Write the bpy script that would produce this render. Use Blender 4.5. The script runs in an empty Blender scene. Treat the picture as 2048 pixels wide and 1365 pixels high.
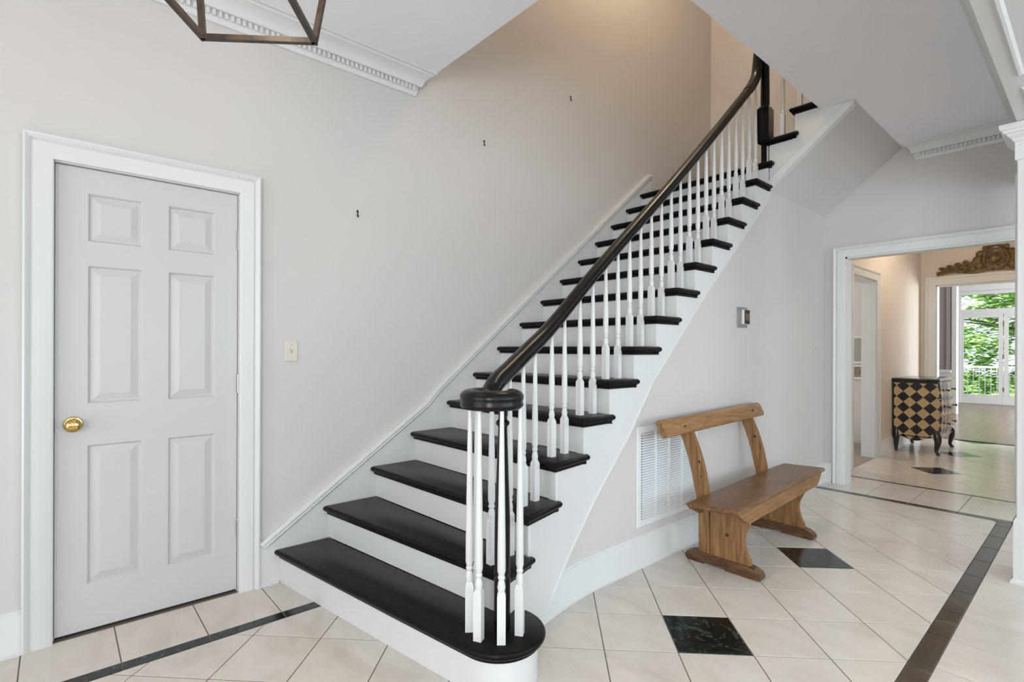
import bpy, math, random
from mathutils import Vector, Matrix
random.seed(7)
S = bpy.context.scene
C = S.collection

# ------------------------------------------------------------------ camera
CAM = Vector((2.9149, 0.0079, 1.2474)); YAW = 0.85213; ROLL = 0.003225; F = 1041.01; SY = 15.04
fwd = Vector((-math.sin(YAW), math.cos(YAW), 0)); rt = Vector((math.cos(YAW), math.sin(YAW), 0)); up = rt.cross(fwd)
r2 = rt*math.cos(ROLL)+up*math.sin(ROLL); u2 = -rt*math.sin(ROLL)+up*math.cos(ROLL)
cd = bpy.data.cameras.new('camera'); cam = bpy.data.objects.new('camera', cd); C.objects.link(cam)
cd.sensor_width = 36; cd.lens = F/2048*36; cd.shift_y = SY/2048; cd.clip_start = .02; cd.clip_end = 200
cam.matrix_world = Matrix(((r2.x, u2.x, -fwd.x, CAM.x), (r2.y, u2.y, -fwd.y, CAM.y), (r2.z, u2.z, -fwd.z, CAM.z), (0, 0, 0, 1)))
S.camera = cam
S.view_settings.view_transform = 'Standard'; S.view_settings.look = 'None'
S.view_settings.gamma = 1; S.view_settings.use_curve_mapping = False
S.view_settings.exposure = 0.0

# ------------------------------------------------------------------ sky, sun, daylight
w = bpy.data.worlds.new('sky'); S.world = w; w.use_nodes = True
nt = w.node_tree; bg = nt.nodes['Background']
bg.inputs['Color'].default_value = (.80, .90, 1.0, 1); bg.inputs['Strength'].default_value = 1.6
def light(name, kind, loc, energy, color=(1, 1, 1), size=None, rot=(0, 0, 0), **kw):
    d = bpy.data.lights.new(name, kind); o = bpy.data.objects.new(name, d); C.objects.link(o)
    o.location = loc; o.rotation_euler = rot; d.energy = energy; d.color = color
    if kind == 'AREA':
        d.shape = 'RECTANGLE'; d.size, d.size_y = size
    elif kind == 'POINT': d.shadow_soft_size = size
    elif kind == 'SUN': d.angle = size
    for k, v in kw.items(): setattr(d, k, v)
    return o
R90 = math.pi/2
light('sun', 'SUN', (0, 0, 20), 13.0, (1, .95, .85), .02, (math.radians(38), 0, math.radians(-25)))
# daylight standing in the window openings (right room, front entrance)
for yy, en in ((-.6, 18), (1.9, 46), (4.2, 62)):
    light('window_daylight', 'AREA', (6.38, yy, 1.55), en, (.76, .91, 1.0), (2.0, 1.7), (0, R90+.32, 0))
light('entrance_daylight', 'AREA', (1.45, -2.28, 1.35), 26, (1.0, .97, .95), (1.9, 2.3), (R90+.2, 0, 0))
light('window_daylight', 'AREA', (4.6, -2.28, 1.5), 165, (.94, .97, 1.0), (1.9, 1.7), (R90+.32, 0, 0))
light('side_room_fill', 'POINT', (-.1, 6.9, 2.5), 14, (1, .90, .78), .12)  # added point light without a fixture, brightens the side room
light('living_fill', 'AREA', (5.7, 12.5, 1.5), 380, (.93, .97, 1.0), (1.8, 3.0), (0, R90, 0))  # added area light at an unseen side window, brightens the living room

# ------------------------------------------------------------------ helpers
def tag(o, label=None, cat=None, group=None, kind=None):
    if label: o['label'] = label
    if cat: o['category'] = cat
    if group: o['group'] = group
    if kind: o['kind'] = kind
    return o
def wloc(o):
    v = Vector((0, 0, 0))
    while o: v += o.location; o = o.parent
    return v
def empty(name, loc=(0, 0, 0), label=None, cat=None, group=None, kind=None, parent=None):
    o = bpy.data.objects.new(name, None); C.objects.link(o)
    o.empty_display_size = .1
    if parent: o.parent = parent; o.location = Vector(loc)-wloc(parent)
    else: o.location = loc
    return tag(o, label, cat, group, kind)
class MB:
    def __init__(s): s.v = []; s.f = []
    def add(s, vs, fs):
        n = len(s.v); s.v += [tuple(v) for v in vs]; s.f += [tuple(i+n for i in f) for f in fs]; return s
    def box(s, x0, x1, y0, y1, z0, z1):
        vs = [(x, y, z) for z in (z0, z1) for y in (y0, y1) for x in (x0, x1)]
        return s.add(vs, [(0, 2, 3, 1), (4, 5, 7, 6), (0, 1, 5, 4), (2, 6, 7, 3), (0, 4, 6, 2), (1, 3, 7, 5)])
    def bbox(s, x0, x1, y0, y1, z0, z1, b=.004):
        """box with chamfered edges (all twelve)"""
        vs = []; 
        for (X, Y, Z) in [(i, j, k) for k in (0, 1) for j in (0, 1) for i in (0, 1)]:
            x, y, z = (x0, x1)[X], (y0, y1)[Y], (z0, z1)[Z]
            dx, dy, dz = (b, -b)[X], (b, -b)[Y], (b, -b)[Z]
            vs += [(x, y+dy, z+dz), (x+dx, y, z+dz), (x+dx, y+dy, z)]
        I = lambda X, Y, Z, a: ((Z*2+Y)*2+X)*3+a
        fs = []
        for X in (0, 1): q = [I(X, 0, 0, 0), I(X, 1, 0, 0), I(X, 1, 1, 0), I(X, 0, 1, 0)]; fs.append(q if X else q[::-1])
        for Y in (0, 1): q = [I(0, Y, 0, 1), I(0, Y, 1, 1), I(1, Y, 1, 1), I(1, Y, 0, 1)]; fs.append(q if Y else q[::-1])
        for Z in (0, 1): q = [I(0, 0, Z, 2), I(1, 0, Z, 2), I(1, 1, Z, 2), I(0, 1, Z, 2)]; fs.append(q if Z else q[::-1])
        for a in (0, 1):
            for c in (0, 1):
                fs.append([I(0, a, c, 1), I(1, a, c, 1), I(1, a, c, 2), I(0, a, c, 2)])
                fs.append([I(a, 0, c, 0), I(a, 1, c, 0), I(a, 1, c, 2), I(a, 0, c, 2)])
                fs.append([I(a, c, 0, 0), I(a, c, 1, 0), I(a, c, 1, 1), I(a, c, 0, 1)])
        for X in (0, 1):
            for Y in (0, 1):
                for Z in (0, 1): fs.append([I(X, Y, Z, 0), I(X, Y, Z, 1), I(X, Y, Z, 2)])
        return s.add(vs, fs)
    def rings(s, rings, cap=True, closed=True):
        n = len(rings[0]); vs = [p for r in rings for p in r]; fs = []
        for k in range(len(rings)-1):
            for i in range(n if closed else n-1):
                j = (i+1) % n; fs.append((k*n+i, k*n+j, (k+1)*n+j, (k+1)*n+i))
        if cap: fs += [tuple(range(n))[::-1], tuple(range((len(rings)-1)*n, len(rings)*n))]
        return s.add(vs, fs)
    def prism(s, poly, axis, a0, a1):
        """extrude 2-D polygon along axis: 'x' poly=(y,z), 'y' poly=(x,z), 'z' poly=(x,y)"""
        m = {'x': lambda p, a: (a, p[0], p[1]), 'y': lambda p, a: (p[0], a, p[1]), 'z': lambda p, a: (p[0], p[1], a)}[axis]
        return s.rings([[m(p, a0) for p in poly], [m(p, a1) for p in poly]])
    def slab(s, poly, z0, z1, b=.008):
        """flat slab of polygon poly with rounded edges"""
        lv = [(z0, b), (z0+b*.35, b*.35), (z0+b, 0), (z1-b, 0), (z1-b*.35, b*.35), (z1, b)]
        return s.rings([[(p[0], p[1], z) for p in inset(poly, d)] for z, d in lv])
    def lathe(s, prof, c=(0, 0, 0), seg=16, axis='z'):
        rs = []
        for r, h in prof:
            ring = []
            for i in range(seg):
                a = 2*math.pi*i/seg; ca, sa = max(r, 1e-5)*math.cos(a), max(r, 1e-5)*math.sin(a)
                p = {'z': (ca, sa, h), 'x': (h, ca, sa), 'y': (sa, h, ca)}[axis]
                ring.append((p[0]+c[0], p[1]+c[1], p[2]+c[2]))
            rs.append(ring)
        return s.rings(rs)
    def tube(s, path, rad, seg=8):
        rs = []; P = [Vector(p) for p in path]
        ref = Vector((0, 0, 1))
        for i, p in enumerate(P):
            t = (P[min(i+1, len(P)-1)]-P[max(i-1, 0)]).normalized()
            if abs(t.dot(ref)) > .95: ref = Vector((1, 0, 0))
            a = t.cross(ref).normalized(); b = a.cross(t)
            r = rad[i] if isinstance(rad, (list, tuple)) else rad
            rs.append([p+(a*math.cos(2*math.pi*k/seg)+b*math.sin(2*math.pi*k/seg))*r for k in range(seg)])
        return s.rings(rs)
    def sweep(s, path, prof, n, closed_prof=True, loop=False):
        """sweep profile [(a,b)] along path; a = side direction (n x tangent), b = along n; mitred"""
        P = [Vector(p) for p in path]; n = Vector(n).normalized(); rs = []; N = len(P)
        for i, p in enumerate(P):
            def side(q):
                q = q-n*q.dot(n); return n.cross(q.normalized())
            if loop: t0 = side(p-P[i-1]); t1 = side(P[(i+1) % N]-p)
            else:
                t0 = side(p-P[i-1]) if i > 0 else None; t1 = side(P[i+1]-p) if i < N-1 else None
                t0 = t0 or t1; t1 = t1 or t0
            m = (t0+t1); m = m/ (m.length_squared/2) if m.length > 1e-6 else t0
            rs.append([p+m*a+n*b for a, b in prof])
        if loop: rs.append(rs[0]); return s.rings(rs, cap=False)
        return s.rings(rs)
    def sphere(s, c, r, seg=12, rg=8):
        rx, ry, rz = r if isinstance(r, (tuple, list)) else (r, r, r)
        rs = []
        for k in range(rg+1):
            a = -R90+math.pi*k/rg; ca = max(math.cos(a), .02)
            rs.append([(c[0]+rx*ca*math.cos(2*math.pi*i/seg), c[1]+ry*ca*math.sin(2*math.pi*i/seg), c[2]+rz*math.sin(a)) for i in range(seg)])
        return s.rings(rs)
    def xf(s, fn): s.v = [tuple(fn(Vector(v))) for v in s.v]; return s
    def build(s, name, mat, parent=None, loc=None, smooth=False, angle=40):
        """vertices are world coordinates; origin moves to loc (default: parent's origin)"""
        base = wloc(parent) if parent else Vector((0, 0, 0))
        org = Vector(loc) if loc is not None else base
        me = bpy.data.meshes.new(name)
        me.from_pydata([Vector(v)-org for v in s.v], [], s.f)
        me.materials.append(mat)
        import bmesh
        bm = bmesh.new(); bm.from_mesh(me); bmesh.ops.recalc_face_normals(bm, faces=bm.faces); bm.to_mesh(me); bm.free()
        if smooth:
            me.shade_smooth(); me.set_sharp_from_angle(angle=math.radians(angle))
        o = bpy.data.objects.new(name, me); C.objects.link(o)
        if parent: o.parent = parent
        o.location = org-base
        return o
def inset(poly, d):
    if d == 0: return poly
    n = len(poly); A = sum(poly[i][0]*poly[(i+1) % n][1]-poly[(i+1) % n][0]*poly[i][1] for i in range(n))
    sg = 1 if A > 0 else -1; out = []
    for i in range(n):
        p, q, r = Vector(poly[i-1]), Vector(poly[i]), Vector(poly[(i+1) % n])
        e0, e1 = (q-p).normalized(), (r-q).normalized()
        n0, n1 = Vector((-e0.y, e0.x))*sg, Vector((-e1.y, e1.x))*sg
        m = n0+n1; m = m/max(m.length_squared/2, .35)
        out.append((q.x+m.x*d, q.y+m.y*d))
    return out
def copy_to(o, parent, loc, rotz=0):
    c = o.copy(); C.objects.link(c); c.parent = parent; c.location = Vector(loc)-(wloc(parent) if parent else Vector((0, 0, 0))); c.rotation_euler = (0, 0, rotz); return c
def struct(o, label=None):
    o['kind'] = 'structure'
    if label: o['label'] = label
    return o

# ------------------------------------------------------------------ materials
def pm(name, col, rough=.5, metal=0, spec=.5, var=0, vscale=8, bump=0, bscale=200, coat=0, stretch=None):
    m = bpy.data.materials.new(name); m.use_nodes = True; t = m.node_tree; b = t.nodes['Principled BSDF']
    b.inputs['Base Color'].default_value = (*col, 1); b.inputs['Roughness'].default_value = rough
    b.inputs['Metallic'].default_value = metal; b.inputs['Specular IOR Level'].default_value = spec
    if coat: b.inputs['Coat Weight'].default_value = coat; b.inputs['Coat Roughness'].default_value = .1
    if var or bump:
        tc = t.nodes.new('ShaderNodeTexCoord'); src = tc.outputs['Object']
        if stretch:
            mp = t.nodes.new('ShaderNodeMapping'); mp.inputs['Scale'].default_value = stretch; t.links.new(src, mp.inputs[0]); src = mp.outputs[0]
    if var:
        nz = t.nodes.new('ShaderNodeTexNoise'); nz.inputs['Scale'].default_value = vscale; nz.inputs['Detail'].default_value = 6
        t.links.new(src, nz.inputs['Vector'])
        mx = t.nodes.new('ShaderNodeMix'); mx.data_type = 'RGBA'
        mx.inputs[6].default_value = (*[max(0, c*(1-var)) for c in col], 1); mx.inputs[7].default_value = (*[min(1, c*(1+var)) for c in col], 1)
        t.links.new(nz.outputs['Fac'], mx.inputs[0]); t.links.new(mx.outputs[2], b.inputs['Base Color'])
    if bump:
        n2 = t.nodes.new('ShaderNodeTexNoise'); n2.inputs['Scale'].default_value = bscale; n2.inputs['Detail'].default_value = 3
        t.links.new(src, n2.inputs['Vector'])
        bp = t.nodes.new('ShaderNodeBump'); bp.inputs['Strength'].default_value = bump; bp.inputs['Distance'].default_value = .002
        t.links.new(n2.outputs['Fac'], bp.inputs['Height']); t.links.new(bp.outputs[0], b.inputs['Normal'])
    return m
def ramp_mat(name, stops, rough, scale, stretch=(1, 1, 1), kind='noise', detail=8, distort=0, spec=.5, coat=0, rnd=0, warp=0, knots=False):
    m = bpy.data.materials.new(name); m.use_nodes = True; t = m.node_tree; b = t.nodes['Principled BSDF']
    b.inputs['Roughness'].default_value = rough; b.inputs['Specular IOR Level'].default_value = spec
    if coat: b.inputs['Coat Weight'].default_value = coat; b.inputs['Coat Roughness'].default_value = .12
    tc = t.nodes.new('ShaderNodeTexCoord'); src = tc.outputs['Object']
    if rnd:
        oi = t.nodes.new('ShaderNodeObjectInfo'); ad = t.nodes.new('ShaderNodeVectorMath'); ad.operation = 'MULTIPLY_ADD'
        cb = t.nodes.new('ShaderNodeCombineXYZ')
        for k in range(3): t.links.new(oi.outputs['Random'], cb.inputs[k])
        t.links.new(cb.outputs[0], ad.inputs[0]); ad.inputs[1].default_value = (rnd, rnd*1.7, rnd*.6); t.links.new(src, ad.inputs[2]); src = ad.outputs[0]
    mp = t.nodes.new('ShaderNodeMapping'); mp.inputs['Scale'].default_value = stretch; t.links.new(src, mp.inputs[0])
    nz = t.nodes.new('ShaderNodeTexNoise'); nz.inputs['Scale'].default_value = scale; nz.inputs['Detail'].default_value = detail
    nz.inputs['Distortion'].default_value = distort; nz.inputs['Roughness'].default_value = .62
    t.links.new(mp.outputs[0], nz.inputs['Vector'])
    rp = t.nodes.new('ShaderNodeValToRGB'); e = rp.color_ramp.elements
    while len(e) < len(stops): e.new(.5)
    for k, (p, c) in enumerate(stops): e[k].position = p; e[k].color = (*c, 1)
    t.links.new(nz.outputs['Fac'], rp.inputs[0]); out = rp.outputs[0]
    if knots:
        vo = t.nodes.new('ShaderNodeTexVoronoi'); vo.inputs['Scale'].default_value = 5.5
        t.links.new(src, vo.inputs['Vector'])
        mr = t.nodes.new('ShaderNodeMapRange'); mr.inputs[1].default_value = .03; mr.inputs[2].default_value = .10; mr.inputs[3].default_value = 1; mr.inputs[4].default_value = 0
        t.links.new(vo.outputs['Distance'], mr.inputs[0])
        mx = t.nodes.new('ShaderNodeMix'); mx.data_type = 'RGBA'; mx.inputs[7].default_value = (.05, .02, .008, 1)
        t.links.new(mr.outputs[0], mx.inputs[0]); t.links.new(out, mx.inputs[6]); out = mx.outputs[2]
    t.links.new(out, b.inputs['Base Color'])
    bp = t.nodes.new('ShaderNodeBump'); bp.inputs['Strength'].default_value = .08; bp.inputs['Distance'].default_value = .002
    t.links.new(nz.outputs['Fac'], bp.inputs['Height']); t.links.new(bp.outputs[0], b.inputs['Normal'])
    return m
M = {}
M['wall'] = pm('wall_paint', (.615, .59, .57), .75, bump=.05, bscale=350)
M['wall_warm'] = pm('hall_paint', (.69, .63, .56), .75, bump=.05, bscale=350)
M['wall_grey'] = pm('grey_paint', (.33, .31, .30), .7)
M['ceil'] = pm('ceiling_paint', (.88, .88, .90), .8)
M['trim'] = pm('white_trim_paint', (.69, .70, .69), .38)
M['door'] = pm('white_door_paint', (.57, .565, .56), .42, bump=.04, bscale=120)
M['black'] = ramp_mat('black_stained_wood', [(.3, (.003, .003, .003)), (.7, (.009, .008, .007)), (.95, (.022, .018, .015))], .32, 5, (2, 14, 14), spec=.13)
M['blackpaint'] = pm('black_gloss_paint', (.005, .005, .006), .22, spec=.35)
M['rail'] = ramp_mat('dark_rail_wood', [(.3, (.003, .0025, .0025)), (.75, (.009, .007, .006))], .27, 6, (14, 3, 3), spec=.28)
M['grout'] = pm('grout', (.15, .12, .098), .9)
M['tile'] = ramp_mat('cream_marble', [(.25, (.57, .515, .46)), (.5, (.66, .61, .555)), (.75, (.71, .665, .615))], .15, 2.2, (1, 2.2, 1), distort=1.2, rnd=9, spec=.45)
M['tile_far'] = M['tile']
M['blacktile'] = ramp_mat('black_green_marble', [(.45, (.004, .005, .006)), (.56, (.010, .017, .015)), (.615, (.05, .085, .075)), (.66, (.010, .015, .014))], .14, 11, distort=2.6, rnd=7)
M['browntile'] = ramp_mat('dark_brown_marble', [(.35, (.018, .012, .010)), (.56, (.038, .028, .023)), (.66, (.085, .07, .058))], .16, 7, distort=1.8, rnd=7)
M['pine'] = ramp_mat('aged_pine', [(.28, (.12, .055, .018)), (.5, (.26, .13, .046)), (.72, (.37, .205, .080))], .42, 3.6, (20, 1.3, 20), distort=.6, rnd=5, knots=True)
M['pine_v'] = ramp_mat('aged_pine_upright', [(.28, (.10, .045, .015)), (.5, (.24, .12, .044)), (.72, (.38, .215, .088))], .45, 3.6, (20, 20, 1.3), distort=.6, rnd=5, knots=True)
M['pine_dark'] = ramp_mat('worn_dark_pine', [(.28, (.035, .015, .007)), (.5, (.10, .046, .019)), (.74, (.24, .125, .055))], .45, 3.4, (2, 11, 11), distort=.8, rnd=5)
M['pine_seat'] = ramp_mat('polished_pine_seat', [(.28, (.055, .024, .009)), (.5, (.145, .068, .026)), (.74, (.28, .15, .06))], .34, 3.0, (15, 1.2, 15), distort=1.2, rnd=5, knots=True)
M['knot'] = pm('pine_knot', (.035, .015, .006), .5, var=.4, vscale=90)
M['brass'] = pm('brass', (.60, .42, .16), .16, 1)
M['steel'] = pm('hinge_steel', (.42, .40, .38), .35, 1)
M['bronze'] = ramp_mat('dark_bronze', [(.35, (.022, .013, .009)), (.7, (.075, .045, .028))], .42, 20)
M['gold'] = ramp_mat('antique_gilt', [(.3, (.05, .028, .012)), (.55, (.16, .098, .035)), (.8, (.29, .19, .075))], .45, 26)
M['beige'] = pm('almond_plastic', (.66, .60, .52), .4)
M['white_plastic'] = pm('white_plastic', (.78, .78, .77), .4)
M['vent'] = pm('white_enamel', (.76, .78, .79), .35)
M['duct_shade'] = pm('duct_shade_paint', (.03, .03, .032), .9)
M['plate'] = pm('brushed_plate', (.34, .34, .34), .4, .6)
M['screen'] = pm('thermostat_screen', (.10, .088, .07), .3)
M['hook'] = pm('hook_metal', (.03, .028, .025), .5, .4)
M['plank'] = ramp_mat('oak_floor', [(.3, (.17, .10, .065)), (.6, (.27, .165, .105)), (.8, (.33, .215, .14))], .22, 3, (8, .7, 8), rnd=6)
M['carpet'] = pm('side_room_floor', (.33, .29, .25), .8, var=.2, vscale=12)
M['leaf'] = ramp_mat('leaf_green', [(.3, (.10, .24, .06)), (.55, (.30, .50, .14)), (.8, (.60, .72, .34))], .55, 1.1)
M['bark'] = pm('bark', (.10, .075, .055), .9, var=.3)
M['grass'] = pm('grass', (.14, .25, .07), .9, var=.3)
M['ornament'] = ramp_mat('ornament_tile', [(.35, (.08, .05, .03)), (.5, (.45, .36, .26)), (.65, (.12, .08, .05)), (.8, (.55, .46, .35))], .4, 26, distort=2)
M['mirror'] = pm('mirror_grey', (.55, .56, .53), .12, .85)
M['chest_black'] = pm('lacquer_black', (.007, .007, .012), .18, spec=.6, coat=.4)
M['steps_upper'] = M['black']
def glass_mat():
    m = bpy.data.materials.new('window_glass'); m.use_nodes = True; t = m.node_tree
    t.nodes.remove(t.nodes['Principled BSDF'])
    tr = t.nodes.new('ShaderNodeBsdfTransparent'); gl = t.nodes.new('ShaderNodeBsdfGlossy'); gl.inputs['Roughness'].default_value = .02
    fr = t.nodes.new('ShaderNodeFresnel'); fr.inputs[0].default_value = 1.45; mx = t.nodes.new('ShaderNodeMixShader')
    t.links.new(fr.outputs[0], mx.inputs[0]); t.links.new(tr.outputs[0], mx.inputs[1]); t.links.new(gl.outputs[0], mx.inputs[2])
    t.links.new(mx.outputs[0], t.nodes['Material Output'].inputs[0]); return m
M['glass'] = glass_mat()
def emit_mat(name, col, st):
    m = bpy.data.materials.new(name); m.use_nodes = True; b = m.node_tree.nodes['Principled BSDF']
    b.inputs['Emission Color'].default_value = (*col, 1); b.inputs['Emission Strength'].default_value = st; return m
M['bulb'] = emit_mat('lamp_glow', (1, .82, .6), 4)
def harlequin():
    m = bpy.data.materials.new('harlequin_paint'); m.use_nodes = True; t = m.node_tree; b = t.nodes['Principled BSDF']
    b.inputs['Roughness'].default_value = .25; b.inputs['Coat Weight'].default_value = .3
    tc = t.nodes.new('ShaderNodeTexCoord'); sx = t.nodes.new('ShaderNodeSeparateXYZ'); t.links.new(tc.outputs['Object'], sx.inputs[0])
    def mth(op, a, c):
        n = t.nodes.new('ShaderNodeMath'); n.operation = op
        for k, v in enumerate((a, c)):
            if isinstance(v, (int, float)): n.inputs[k].default_value = v
            else: t.links.new(v, n.inputs[k])
        return n.outputs[0]
    u = mth('ADD', mth('MULTIPLY', sx.outputs[0], 1/.13), mth('MULTIPLY', sx.outputs[1], 1/.13))
    u = mth('ADD', u, -.385)
    v = mth('MULTIPLY', mth('SUBTRACT', sx.outputs[2], .743), 1/.13)
    p = mth('ADD', mth('ADD', u, v), .5+20); q = mth('ADD', mth('SUBTRACT', u, v), .5+20)
    cb = t.nodes.new('ShaderNodeCombineXYZ'); t.links.new(p, cb.inputs[0]); t.links.new(q, cb.inputs[1]); cb.inputs[2].default_value = .25
    ck = t.nodes.new('ShaderNodeTexChecker'); ck.inputs['Scale'].default_value = 1
    ck.inputs['Color1'].default_value = (.007, .007, .014, 1); ck.inputs['Color2'].default_value = (.56, .40, .21, 1)
    t.links.new(cb.outputs[0], ck.inputs['Vector']); t.links.new(ck.outputs[0], b.inputs['Base Color']); return m
M['harlequin'] = harlequin()

# ------------------------------------------------------------------ measured plan
H = .1802; T = .2165
ZC = 2.99; YB = 5.49
def Wx(y): return 1.15+.235*max(0., 2.2-y)**2
def nose_r(k): return {1: 1.12, 2: 1.325, 3: 1.495, 4: 1.725}.get(k, 1.963+(k-5)*T)
def nose_l(k): return {1: .875, 2: 1.135, 3: 1.42, 4: 1.69}.get(k, 1.963+(k-5)*T)

# ------------------------------------------------------------------ floors and tiles
def in_view(pts):
    n = 0
    for p in pts:
        d = Vector((p[0], p[1], 0))-CAM; c = d.dot(fwd)
        if c < .1: continue
        u = 1024+F*d.dot(r2)/c; v = 682.5+SY-F*d.dot(u2)/c
        if -60 < u < 2108 and v < 1440: n += 1
    return n
def clip(poly, x0, x1, y0, y1):
    def cut(P, f, inter):
        out = []
        for i in range(len(P)):
            a, b = P[i-1], P[i]; fa, fb = f(a), f(b)
            if fa >= 0 and fb >= 0: out.append(b)
            elif fa >= 0: out.append(inter(a, b, fa/(fa-fb)))
            elif fb >= 0: out.append(inter(a, b, fa/(fa-fb))); out.append(b)
        return out
    lerp = lambda a, b, t: (a[0]+(b[0]-a[0])*t, a[1]+(b[1]-a[1])*t)
    for f in (lambda p: p[0]-x0, lambda p: x1-p[0], lambda p: p[1]-y0, lambda p: y1-p[1]):
        if len(poly) < 3: return []
        poly = cut(poly, f, lerp)
    out = []
    for p in poly:
        if not out or (abs(p[0]-out[-1][0])+abs(p[1]-out[-1][1])) > 1e-4: out.append(p)
    if len(out) > 2 and abs(out[0][0]-out[-1][0])+abs(out[0][1]-out[-1][1]) < 1e-4: out.pop()
    return out if len(out) > 2 else []
def area(P): return abs(sum(P[i-1][0]*P[i][1]-P[i][0]*P[i-1][1] for i in range(len(P))))/2
floor = struct(MB().box(-.1, 6.6, -2.5, 9.46, -.15, -.0016).build('floor', M['grout']), 'cream marble tile floor with dark inlaid bands and corner diamonds')
hidden = MB(); GAP = .0021
def tile(poly, mat, name='tile'):
    if area(poly) < 4e-4: return
    P = inset(poly, GAP)
    cx = sum(p[0] for p in P)/len(P); cy = sum(p[1] for p in P)/len(P)
    b = MB().rings([[(p[0], p[1], -.012) for p in P], [(p[0], p[1], -.0012) for p in P], [(p[0], p[1], 0) for p in inset(P, .0012)]])
    if not in_view(poly): hidden.add(b.v, b.f); return
    b.build(name, mat, floor, loc=(cx, cy, 0))
def under(P):   # wholly under the staircase or its wall
    return all(p[0] < Wx(p[1])-.02 and p[1] > 1.12 and p[0] < 1.3 for p in P) and min(p[1] for p in P) > 1.25
SQ = .3016; D = SQ/math.sqrt(2); X0, Y0 = 1.545, 2.146
def diag_field(x0, x1, y0, y1, blackset):
    for i in range(-40, 60):
        for j in range(-60, 40):
            cx, cy = X0+(i+j)*D, Y0+(i-j)*D        # left corner
            P = [(cx, cy), (cx+D, cy-D), (cx+2*D, cy), (cx+D, cy+D)]
            # cell spans a in [i,i+1], b in [j,j+1]; corners: (i,j),(i,j+1),(i+1,j+1),(i+1,j)
            if cx+2*D < x0 or cx > x1 or cy+D < y0 or cy-D > y1: continue
            Q = clip(P, x0, x1, y0, y1)
            if Q and not under(Q): tile(Q, M['blacktile'] if (i, j) in blackset else M['tile'])
diag_field(.418, 2.392, -2.4, 5.165, {(3*n, -3*n) for n in range(-3, 2)})
def rect(x0, x1, y0, y1): return [(x0, y0), (x1, y0), (x1, y1), (x0, y1)]
for k in range(-8, 4):      # border and band along the door wall
    y = .204+.3035*k
    tile(rect(0.0, .352, y, y+.3035), M['tile']); tile(rect(.352, .418, y, y+.3035), M['blacktile'], 'band_tile')
for k in range(-17, 9):     # band and border along the archway
    y = 2.605+.304*k
    if y+.304 > 5.165:
        tile(rect(2.392, 2.472, y, 5.165), M['browntile'], 'band_tile')
    else: tile(rect(2.392, 2.472, y, y+.304), M['browntile'], 'band_tile')
    tile(rect(2.472, 2.86, y, y+.304), M['tile'])
tile(rect(2.472, 2.86, 2.605+.304*9, 5.49), M['tile'])
for k in range(-1, 5):      # bands either side of the hall doorway
    x = 1.245+.305*k; xe = x+.305
    a, b_ = max(x, 1.10), min(xe, 2.472)
    if b_ > a:
        tile(rect(a, b_, 5.165, 5.245), M['browntile'], 'band_tile')
        tile(rect(a, b_, 5.245, 5.885), M['tile']) 
    b2 = min(xe, 2.75)
    if b2 > a: tile(rect(a, b2, 5.885, 5.935), M['browntile'], 'band_tile')
tile(rect(2.472, 2.75, 5.49, 5.885), M['tile'])
# the hall keeps the diagonal, its diamonds falling on the same axis
X0, Y0 = 1.541, 6.842
diag_field(1.16, 2.75, 5.935, 9.40, {(3*n, -3*n) for n in range(-3, 4)})
if hidden.v:
    ho = hidden.build('tile_field', M['tile'], floor); ho['kind'] = 'stuff'
fl = struct(MB().box(-3.1, 6.1, 9.46, 16.3, -.15, -.004).build('floor_living', M['plank']), 'brown oak plank floor of the living room')
MB().box(1.331, 2.57, 9.40, 9.47, -.01, .006).build('threshold', M['blackpaint'], fl, loc=(1.95, 9.43, 0))
for c in range(24):
    x = .02+.13*c; off = random.uniform(-1.2, 0)
    y = 9.47
    cuts = [9.47]+[9.47+off+1.7*(n+1) for n in range(4)]
    cuts = [q for q in cuts if q < 15.7]+[16.2]
    for a, b_ in zip(cuts[:-1], cuts[1:]):
        if b_-a > .05: MB().bbox(x+.001, x+.129, a+.001, b_-.001, -.012, 0, .0015).build('plank', M['plank'], fl, loc=(x+.065, (a+b_)/2, 0))
struct(MB().box(2.86, 6.6, -2.5, 5.49, -.0016, 0).build('floor_right', M['plank']), 'brown wood floor of the room beside the archway')
struct(MB().box(-1.6, 1.16, 5.62, 8.2, -.0016, .001).build('floor_side', M['carpet']), 'grey floor of the small room beside the hall')

# ------------------------------------------------------------------ walls
wl = MB()
wl.box(-.14, 0, -2.5, -.006, -.1, 5.6).box(-.14, 0, -.006, .712, 2.036, 5.6).box(-.14, 0, .712, 5.62, -.1, 5.6)
struct(wl.build('wall_left', M['wall']))
struct(MB().box(-.16, -.13, -.3, 1.0, -.05, 2.2).build('wall_closet', M['wall']))
wb = MB()
wb.box(0, 1.322, YB, YB+.13, -.1, 5.6).box(1.322, 2.58, YB, YB+.13, 2.10, 5.6).box(2.58, 6.6, YB, YB+.13, -.1, 5.6)
struct(wb.build('wall_back', M['wall']))
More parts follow.
